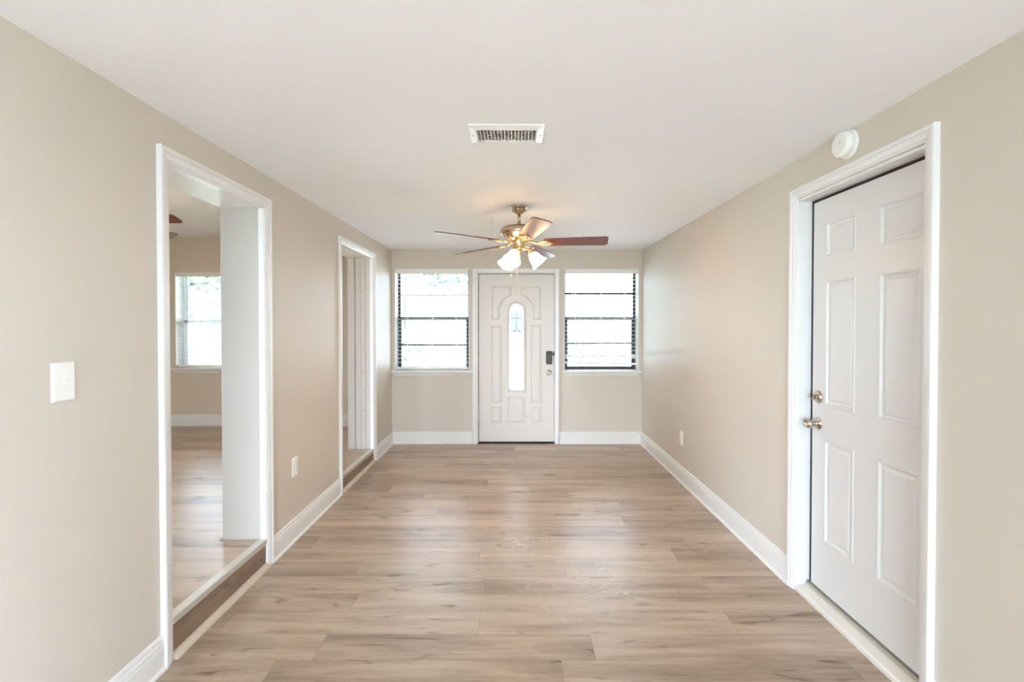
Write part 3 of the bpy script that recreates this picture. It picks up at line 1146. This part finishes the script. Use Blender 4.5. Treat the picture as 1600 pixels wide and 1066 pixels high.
# ------------------------------------------------------------------ ceiling fan
def make_fan(phi, drop=0.0, label='', lamps=(10, 130, 250)):
    root = empty('ceiling_fan', (0, 0, 0), label=label, cat='ceiling fan')
    m = MB()
    m.lathe([(0.0001, 0), (0.066, 0), (0.0665, -0.008), (0.062, -0.013), (0.055, -0.017), (0.050, -0.030), (0.046, -0.042), (0.036, -0.050), (0.034, -0.056), (0.020, -0.060), (0.0001, -0.060)], n=40)
    for i in range(10):
        a = 2 * PI * i / 10
        m.tube([(0.0555 * math.cos(a), 0.0555 * math.sin(a), -0.018), (0.049 * math.cos(a), 0.049 * math.sin(a), -0.042)], 0.003, 6)
    m.build('canopy', M['fanmetal'], root)
    MB().lathe([(0.0001, -0.05), (0.012, -0.05), (0.012, -0.130), (0.0001, -0.130)], n=20).build('down_rod', M['fanmetal'], root)
    m = MB()
    m.lathe([(0.0001, -0.122), (0.017, -0.122), (0.019, -0.128), (0.018, -0.136), (0.060, -0.140), (0.105, -0.152), (0.128, -0.163), (0.139, -0.176),
             (0.142, -0.190), (0.141, -0.205), (0.134, -0.213), (0.130, -0.216), (0.118, -0.232), (0.100, -0.246), (0.078, -0.256), (0.050, -0.262), (0.0001, -0.262)], n=48)
    mh = m.build('motor_housing', M['fanmetal'], root)
    m = MB()
    for i in range(48):
        a = 2 * PI * i / 48
        if i % 1 == 0:
            r0, r1 = 0.112, 0.1385
            Rm = Matrix.Rotation(a, 4, 'Z')
            m.poly([(r0, -0.0028, -0.1535), (r0, 0.0028, -0.1535), (r1 - 0.004, 0.0028, -0.169), (r1 - 0.004, -0.0028, -0.169)], [(0, 1, 2, 3)], Rm @ Matrix.Translation((0.001, 0, 0.0012)))
    m.build('vent_slots', M['slot'], mh)
    m = MB()
    m.lathe([(0.0001, -0.258), (0.052, -0.258), (0.056, -0.264), (0.054, -0.270), (0.049, -0.276), (0.048, -0.312), (0.052, -0.318), (0.050, -0.326), (0.034, -0.336), (0.0001, -0.338)], n=36)
    m.build('switch_housing', M['brass'], root)
    bz = -0.272
    for i in range(5):
        a = phi + 2 * PI * i / 5
        T = Matrix.Translation((0, 0, bz)) @ Matrix.Rotation(math.radians(-3.3), 4, 'X') @ Matrix.Rotation(a, 4, 'Z') @ Matrix.Rotation(math.radians(-13), 4, 'X')
        # outline in (r, t)
        pts = [(0.185, -0.044), (0.20, -0.056), (0.26, -0.060), (0.45, -0.066), (0.640, -0.071), (0.662, -0.050), (0.664, 0.050), (0.640, 0.071),
               (0.45, 0.066), (0.26, 0.060), (0.20, 0.056), (0.185, 0.044)]
        n = len(pts)
        mb = MB()
        mb.poly([(r, t, 0.0035) for r, t in pts] + [(r, t, -0.0035) for r, t in pts],
                [tuple(range(n)), tuple(range(2 * n - 1, n - 1, -1))] + [(j, j + n, (j + 1) % n + n, (j + 1) % n) for j in range(n)])
        bl = mb.build('blade', M['blade'], root, bevel=0.001)
        bl.matrix_local = T
        mi = MB()
        mi.tube([(0.06, 0, 0.018), (0.10, 0, 0.004), (0.14, 0, -0.006)], [0.011, 0.010, 0.009], 8)
        mi.tube([(0.14, 0, -0.006), (0.17, 0.026, -0.007), (0.215, 0.030, -0.007), (0.255, 0, -0.007), (0.215, -0.030, -0.007), (0.17, -0.026, -0.007)], 0.0065, 8, closed=True)
        mi.bbox(0.165, 0.235, -0.010, 0.010, -0.011, -0.004, 0.002)
        ir = mi.build('blade_iron', M['brass'], bl)
    for dg in lamps:
        a = math.radians(dg)
        Rz = Matrix.Rotation(a, 4, 'Z')
        arm = MB().tube([(0.040, 0, -0.318), (0.062, 0, -0.322), (0.078, 0, -0.332), (0.086, 0, -0.346)], 0.008, 10, M4=Rz)
        tilt = Matrix.Translation((0.084, 0, -0.342)) @ Matrix.Rotation(math.radians(180 - 42), 4, 'Y')
        T = Rz @ tilt
        arm.lathe([(0.0001, -0.006), (0.018, -0.006), (0.022, 0.004), (0.023, 0.020), (0.019, 0.022), (0.0001, 0.022)], T, 20)
        ar = arm.build('lamp_arm', M['brass'], root)
        pr = [(0.019, 0.012), (0.026, 0.018), (0.036, 0.030), (0.043, 0.048), (0.046, 0.066), (0.050, 0.084), (0.058, 0.102), (0.067, 0.116),
              (0.065, 0.1165), (0.056, 0.102), (0.048, 0.084), (0.043, 0.066), (0.040, 0.048), (0.033, 0.031), (0.024, 0.020), (0.017, 0.014)]
        MB().lathe(pr, T, 36).build('lamp_shade', M['shade'], ar)
        MB().lathe([(0.0001, 0.022), (0.012, 0.024), (0.014, 0.04), (0.022, 0.056), (0.026, 0.070), (0.022, 0.084), (0.010, 0.092), (0.0001, 0.094)], T, 20).build('bulb', M['bulb'], ar)
    m = MB()
    m.lathe([(0.0001, -0.336), (0.010, -0.336), (0.011, -0.352), (0.007, -0.372), (0.010, -0.378), (0.006, -0.388), (0.0001, -0.390)], n=16)
    m.build('finial', M['brass'], root)
    for (x, y, zb) in ((-0.013, -0.010, -0.675), (-0.062, -0.026, -0.510)):
        m = MB()
        m.tube([(x, y, -0.325), (x, y, zb)], 0.0016, 6)
        m.lathe([(0.0001, 0), (0.004, -0.004), (0.005, -0.02), (0.0001, -0.03)], Matrix.Translation((x, y, zb)), 10)
        m.build('pull_chain', M['cord'], root)
    return root


fan = make_fan(math.radians(-5.5), label='nickel ceiling fan with walnut blades and three lit glass shades before the front door')
fan.location = (0.034, 3.73, CZ)
fan2 = copy_tree(fan)
fan2['label'] = 'ceiling fan in the side room, only one dark blade tip showing through the near opening'
fan2.location = (-3.42, 4.05, CZ2)
fan2.rotation_euler = (0, 0, math.radians(6))


# ------------------------------------------------------------------ small fixtures
def vent(loc, w, d, label, nf=17):
    root = empty('ceiling_vent', loc, label=label, cat='vent')
    hw, hd = w / 2, d / 2
    m = MB()
    iw, id_ = hw - 0.036, hd - 0.036
    L4 = lambda a, b, z: [(-a, -b, z), (a, -b, z), (a, b, z), (-a, b, z)]
    m.rings([L4(hw, hd, 0), L4(hw, hd, -0.004), L4(hw - 0.004, hd - 0.004, -0.006), L4(iw + 0.006, id_ + 0.006, -0.014), L4(iw, id_, -0.014), L4(iw, id_, -0.004)], cap=False)
    m.build('vent_frame', M['plastic'], root)
    m = MB().box(-iw, iw, -id_, id_, -0.002, -0.0005)
    m.build('duct_shade_plate', M['slot'], root)  # flat dark plate stands in for the shaded depth of the duct
    m = MB()
    for i in range(nf + 1):
        x = -iw + (2 * iw) * i / nf
        m.box(x - 0.0015, x + 0.0015, -id_, id_, -0.014, -0.008)
    m.build('front_fins', M['plastic'], root)
    m = MB()
    ns = 8
    for i in range(ns):
        y = -id_ + (2 * id_) * (i + 0.5) / ns
        R = Matrix.Translation((0, y, -0.006)) @ Matrix.Rotation(math.radians(35), 4, 'X')
        m.box(-iw, iw, -0.0048, 0.0048, -0.0006, 0.0006, R)
    m.build('rear_louvres', M['plastic'], root)
    for x in (-hw + 0.014, hw - 0.014):
        MB().lathe([(0.004, -0.008), (0.004, -0.0115), (0.0001, -0.012)], Matrix.Translation((x, 0, 0)), 10).build('screw', M['alu'], root)
    return root


vent((-0.037, 2.300, CZ), 0.340, 0.215, 'white metal air vent on the ceiling above the middle of the room')
vent((-4.43, 6.08, CZ2), 0.340, 0.215, 'white ceiling vent in the side room near its window wall')

# smoke detector
sd = empty('smoke_detector', (XR, 2.262, 2.264), label='round white smoke detector on the wall above the six panel door', cat='smoke detector')
RXm = Matrix.Rotation(-PI / 2, 4, 'Y')
MB().lathe([(0.0001, 0), (0.064, 0), (0.065, 0.004), (0.064, 0.010), (0.058, 0.013), (0.0001, 0.013)], RXm, 48).build('mounting_base', M['plastic'], sd)
m = MB().lathe([(0.052, 0.013), (0.052, 0.018), (0.058, 0.020), (0.059, 0.028), (0.058, 0.040), (0.054, 0.047), (0.046, 0.050), (0.020, 0.051), (0.0001, 0.051)], RXm, 48)
cap = m.build('detector_cap', M['plastic'], sd)
m = MB().lathe([(0.010, 0.0512), (0.010, 0.0525), (0.0001, 0.053)], Matrix.Translation((0, -0.012, 0.006)) @ RXm, 20)
m.build('test_button', M['valance'], cap)
m = MB()
for i in range(24):
    a = 2 * PI * i / 24
    m.box(-0.0512, -0.0500, -0.0012, 0.0012, 0.036, 0.042, Matrix.Rotation(a, 4, 'X'))
m.build('sounder_grille', M['valance'], cap)


def plate(name, loc, rot, w, h, label, cat, kind_):
    root = empty(name, loc, rot, label=label, cat=cat)
    # local: plate faces -y
    m = MB()
    L4 = lambda a, b, y: [(-a, y, -b), (a, y, -b), (a, y, b), (-a, y, b)]
    a, b = w / 2, h / 2
    m.rings([L4(a, b, 0), L4(a, b, -0.003), L4(a - 0.002, b - 0.002, -0.005), L4(a - 0.006, b - 0.006, -0.0065)])
    m.build('cover_plate', M['plastic'], root)
    if kind_ == 'switch':
        MB().box(-0.0055, 0.0055, -0.0070, -0.0064, -0.012, 0.012).build('toggle_slot', M['valance'], root)
        T = Matrix.Translation((0, -0.007, 0)) @ Matrix.Rotation(math.radians(28), 4, 'X')
        MB().bbox(-0.004, 0.004, -0.015, 0.003, -0.004, 0.004, 0.0015, T).build('toggle', M['plastic'], root)
        zsx = (0.030, -0.030)
    elif kind_ == 'outlet':
        for z in (0.0195, -0.0195):
            f = MB().lathe([(0.0172, 0.0064), (0.0172, 0.0082), (0.0165, 0.009), (0.0001, 0.009)], Matrix.Translation((0, 0, z)) @ Matrix.Rotation(PI / 2, 4, 'X'), 28).build('socket', M['plastic'], root)
            mm = MB()
            mm.box(-0.0072, -0.0052, -0.0094, -0.0088, z - 0.001, z + 0.008)
            mm.box(0.0052, 0.0072, -0.0094, -0.0088, z - 0.001, z + 0.008)
            mm.lathe([(0.0025, 0.0088), (0.0025, 0.0094), (0.0001, 0.0094)], Matrix.Translation((0, 0, z - 0.008)) @ Matrix.Rotation(PI / 2, 4, 'X'), 10)
            mm.build('slots', M['slot'], f)
        zsx = (0,)
    else:
        zsx = (0.04, -0.04)
    for z in zsx:
        MB().lathe([(0.003, 0.006), (0.003, 0.0073), (0.0001, 0.0077)], Matrix.Translation((0, 0, z)) @ Matrix.Rotation(PI / 2, 4, 'X'), 12).build('screw', M['valance'], root)
    return root


plate('light_switch', (XL, 1.608, 1.256), (0, 0, PI / 2), 0.082, 0.126, 'white toggle light switch plate on the beige wall beside the near opening', 'light switch', 'switch')
plate('wall_outlet', (XL, 3.296, 0.487), (0, 0, PI / 2), 0.080, 0.126, 'white outlet on the wall between the two openings', 'outlet', 'outlet')
plate('wall_outlet', (XR, 4.500, 0.397), (0, 0, -PI / 2), 0.080, 0.122, 'white outlet above the baseboard of the wall with the six panel door', 'outlet', 'outlet')
plate('wall_plate', (-4.545, YF, 1.027), (0, 0, 0), 0.115, 0.125, 'small blank white plate on the side room wall beside its window', 'wall plate', 'blank')

# ------------------------------------------------------------------ outside
tag(MB().box(-8, 8, -14, YR - 0.16, -0.30, -0.08).build('patio', M['drive'], kind=S), 'pale concrete patio added out of view to bounce light onto the ceiling', 'patio')  # unseen pale slab, added as a light bouncer for the ceiling
tag(MB().box(-12, XF - 0.2, -3, 7, -0.30, -0.08).build('patio', M['drive'], kind=S), 'pale concrete walk outside the side room', 'patio')
g = MB().box(-60, 60, YF + 0.22, 80, -0.45, -0.30).build('ground', M['lawn'], kind=S)
g = MB().box(-60, 60, -60, YR - 0.16, -0.45, -0.30).build('ground', M['lawn'], kind=S)
g = MB().box(-60, XF - 0.2, YR - 0.16, YF + 0.22, -0.45, -0.30).build('ground', M['lawn'], kind=S)
tag(MB().box(-60, 60, 15, 22, -0.30, -0.285).build('street', M['drive'], kind=S), 'pale street beyond the front windows', 'street')
tag(MB().box(-1.2, 3.4, YF + 0.22, 15, -0.30, -0.28).build('driveway', M['drive'], kind=S), 'pale concrete driveway before the front door', 'driveway')
tag(MB().box(-0.9, 1.1, YB + 0.2, YB + 1.4, -0.30, -0.04).build('porch_slab', M['drive'], kind=S), 'concrete porch slab outside the front door', 'porch')


tag(MB().box(XLL + 0.001, XR + 2.0, YB + 0.2, 7.75, 2.48, 2.62).box(XF - 0.5, XLL - 0.001, YF + 0.22, 7.75, 2.48, 2.62).build('added_porch_roof', M['stucco'], kind=S), 'unseen grey roof added to keep sky light off the front windows', 'porch roof')  # unseen roof, added to cut sky light and floor reflections at the front


def house(x0, x1, y, label):
    root = empty('house', ((x0 + x1) / 2, y, -0.3), label=label, cat='house')
    w = (x1 - x0) / 2
    MB().box(-w, w, 0, 8, 0, 2.9).build('walls', M['stucco'], root)
    m = MB()
    m.poly([(-w - 0.5, -0.6, 2.85), (w + 0.5, -0.6, 2.85), (w + 0.5, 8.6, 2.85), (-w - 0.5, 8.6, 2.85), (-w + 2, 4, 4.9), (w - 2, 4, 4.9)],
           [(0, 1, 5, 4), (1, 2, 5), (2, 3, 4, 5), (3, 0, 4), (0, 3, 2, 1)])
    m.build('roof', M['roof'], root)
    for x in (-w * 0.6, w * 0.15, w * 0.65):
        f = MB().box(x - 0.7, x + 0.7, -0.06, 0.02, 0.9, 2.2).build('window', M['plastic'], root)
        MB().box(x - 0.62, x + 0.62, -0.08, -0.05, 0.98, 2.12).build('pane', M['housedark'], f)
    MB().box(-w * 0.2 - 0.5, -w * 0.2 + 0.5, -0.05, 0.02, 0.1, 2.2).build('front_door', M['roof'], root)
    return root


house(-9.0, 3.5, 27, 'low house with grey roof across the street seen through the front windows')
house(-22.5, -11.5, 27, 'low house with grey roof seen through the side room window')


def foliage(m, c, r, n, rs, leaf=0.16):
    for i in range(n):
        d = Vector((rs.gauss(0, 1), rs.gauss(0, 1), rs.gauss(0, 0.8))).normalized() * (rs.random() ** 0.4)
        p = Vector(c) + Vector((d.x * r[0], d.y * r[1], d.z * r[2]))
        R = Matrix.Translation(p) @ Matrix.Rotation(rs.random() * 6.28, 4, 'Z') @ Matrix.Rotation(rs.random() * 3, 4, 'X')
        s = leaf * (0.6 + rs.random() * 0.8)
        m.poly([(-s, 0, 0), (0, -s * 0.45, 0.02), (s, 0, 0), (0, s * 0.45, -0.02)], [(0, 1, 2, 3)], R)


def tree(x, y, h, r, label, seed, n=1500):
    rs = random.Random(seed)
    root = empty('tree', (x, y, -0.3), label=label, cat='tree')
    m = MB()
    m.tube([(0, 0, 0), (0.05, 0, h * 0.3), (-0.05, 0.05, h * 0.6), (0, 0, h * 0.9)], [0.22, 0.17, 0.12, 0.04], 10)
    for i in range(7):
        a = rs.random() * 6.28
        z = h * (0.45 + 0.06 * i)
        m.tube([(0, 0, z), (r * 0.4 * math.cos(a), r * 0.4 * math.sin(a), z + 0.6), (r * 0.75 * math.cos(a), r * 0.75 * math.sin(a), z + 1.0)], [0.08, 0.05, 0.02], 6)
    m.build('trunk', M['bark'], root)
    m = MB()
    for i in range(7):
        a = i * 0.9
        foliage(m, (r * 0.5 * math.cos(a), r * 0.5 * math.sin(a), h * (0.62 + 0.05 * (i % 4))), (r * 0.55, r * 0.55, r * 0.4), n // 7, rs, 0.2)
    m.build('crown', M['leaf'], root, fix=False)


def bush(x, y, r, h, label, seed):
    rs = random.Random(seed)
    root = empty('bush', (x, y, -0.3), label=label, cat='bush')
    m = MB()
    foliage(m, (0, 0, h * 0.5), (r, r, h * 0.5), 900, rs, 0.11)
    m.build('foliage', M['leaf'], root, fix=False)
    m = MB()
    for i in range(5):
        a = i * 1.3
        m.tube([(0, 0, 0), (r * 0.4 * math.cos(a), r * 0.4 * math.sin(a), h * 0.6)], [0.02, 0.01], 5)
    m.build('stems', M['bark'], root)


tree(-15.6, 24.2, 6.2, 1.9, 'leafy tree before the house seen through the upper part of the side room window', 3)
tree(-11.6, 24.5, 5.6, 1.6, 'leafy tree at the edge of the side room window view', 4)
tree(-3.6, 23.6, 6.4, 2.0, 'leafy tree seen through the front window on the hinge side', 5)
bush(-14.6, 20.9, 1.0, 1.5, 'rounded bush seen in the lower half of the side room window', 6)
bush(-12.0, 20.6, 1.1, 1.7, 'wider bush before the house seen through the side room window', 7)
bush(-5.2, 23.4, 1.0, 1.4, 'rounded bush across the street beside the tree seen from the hinge side window', 8)
bush(2.6, 23.0, 1.2, 1.3, 'rounded bush across the street seen through the lock side window', 9)
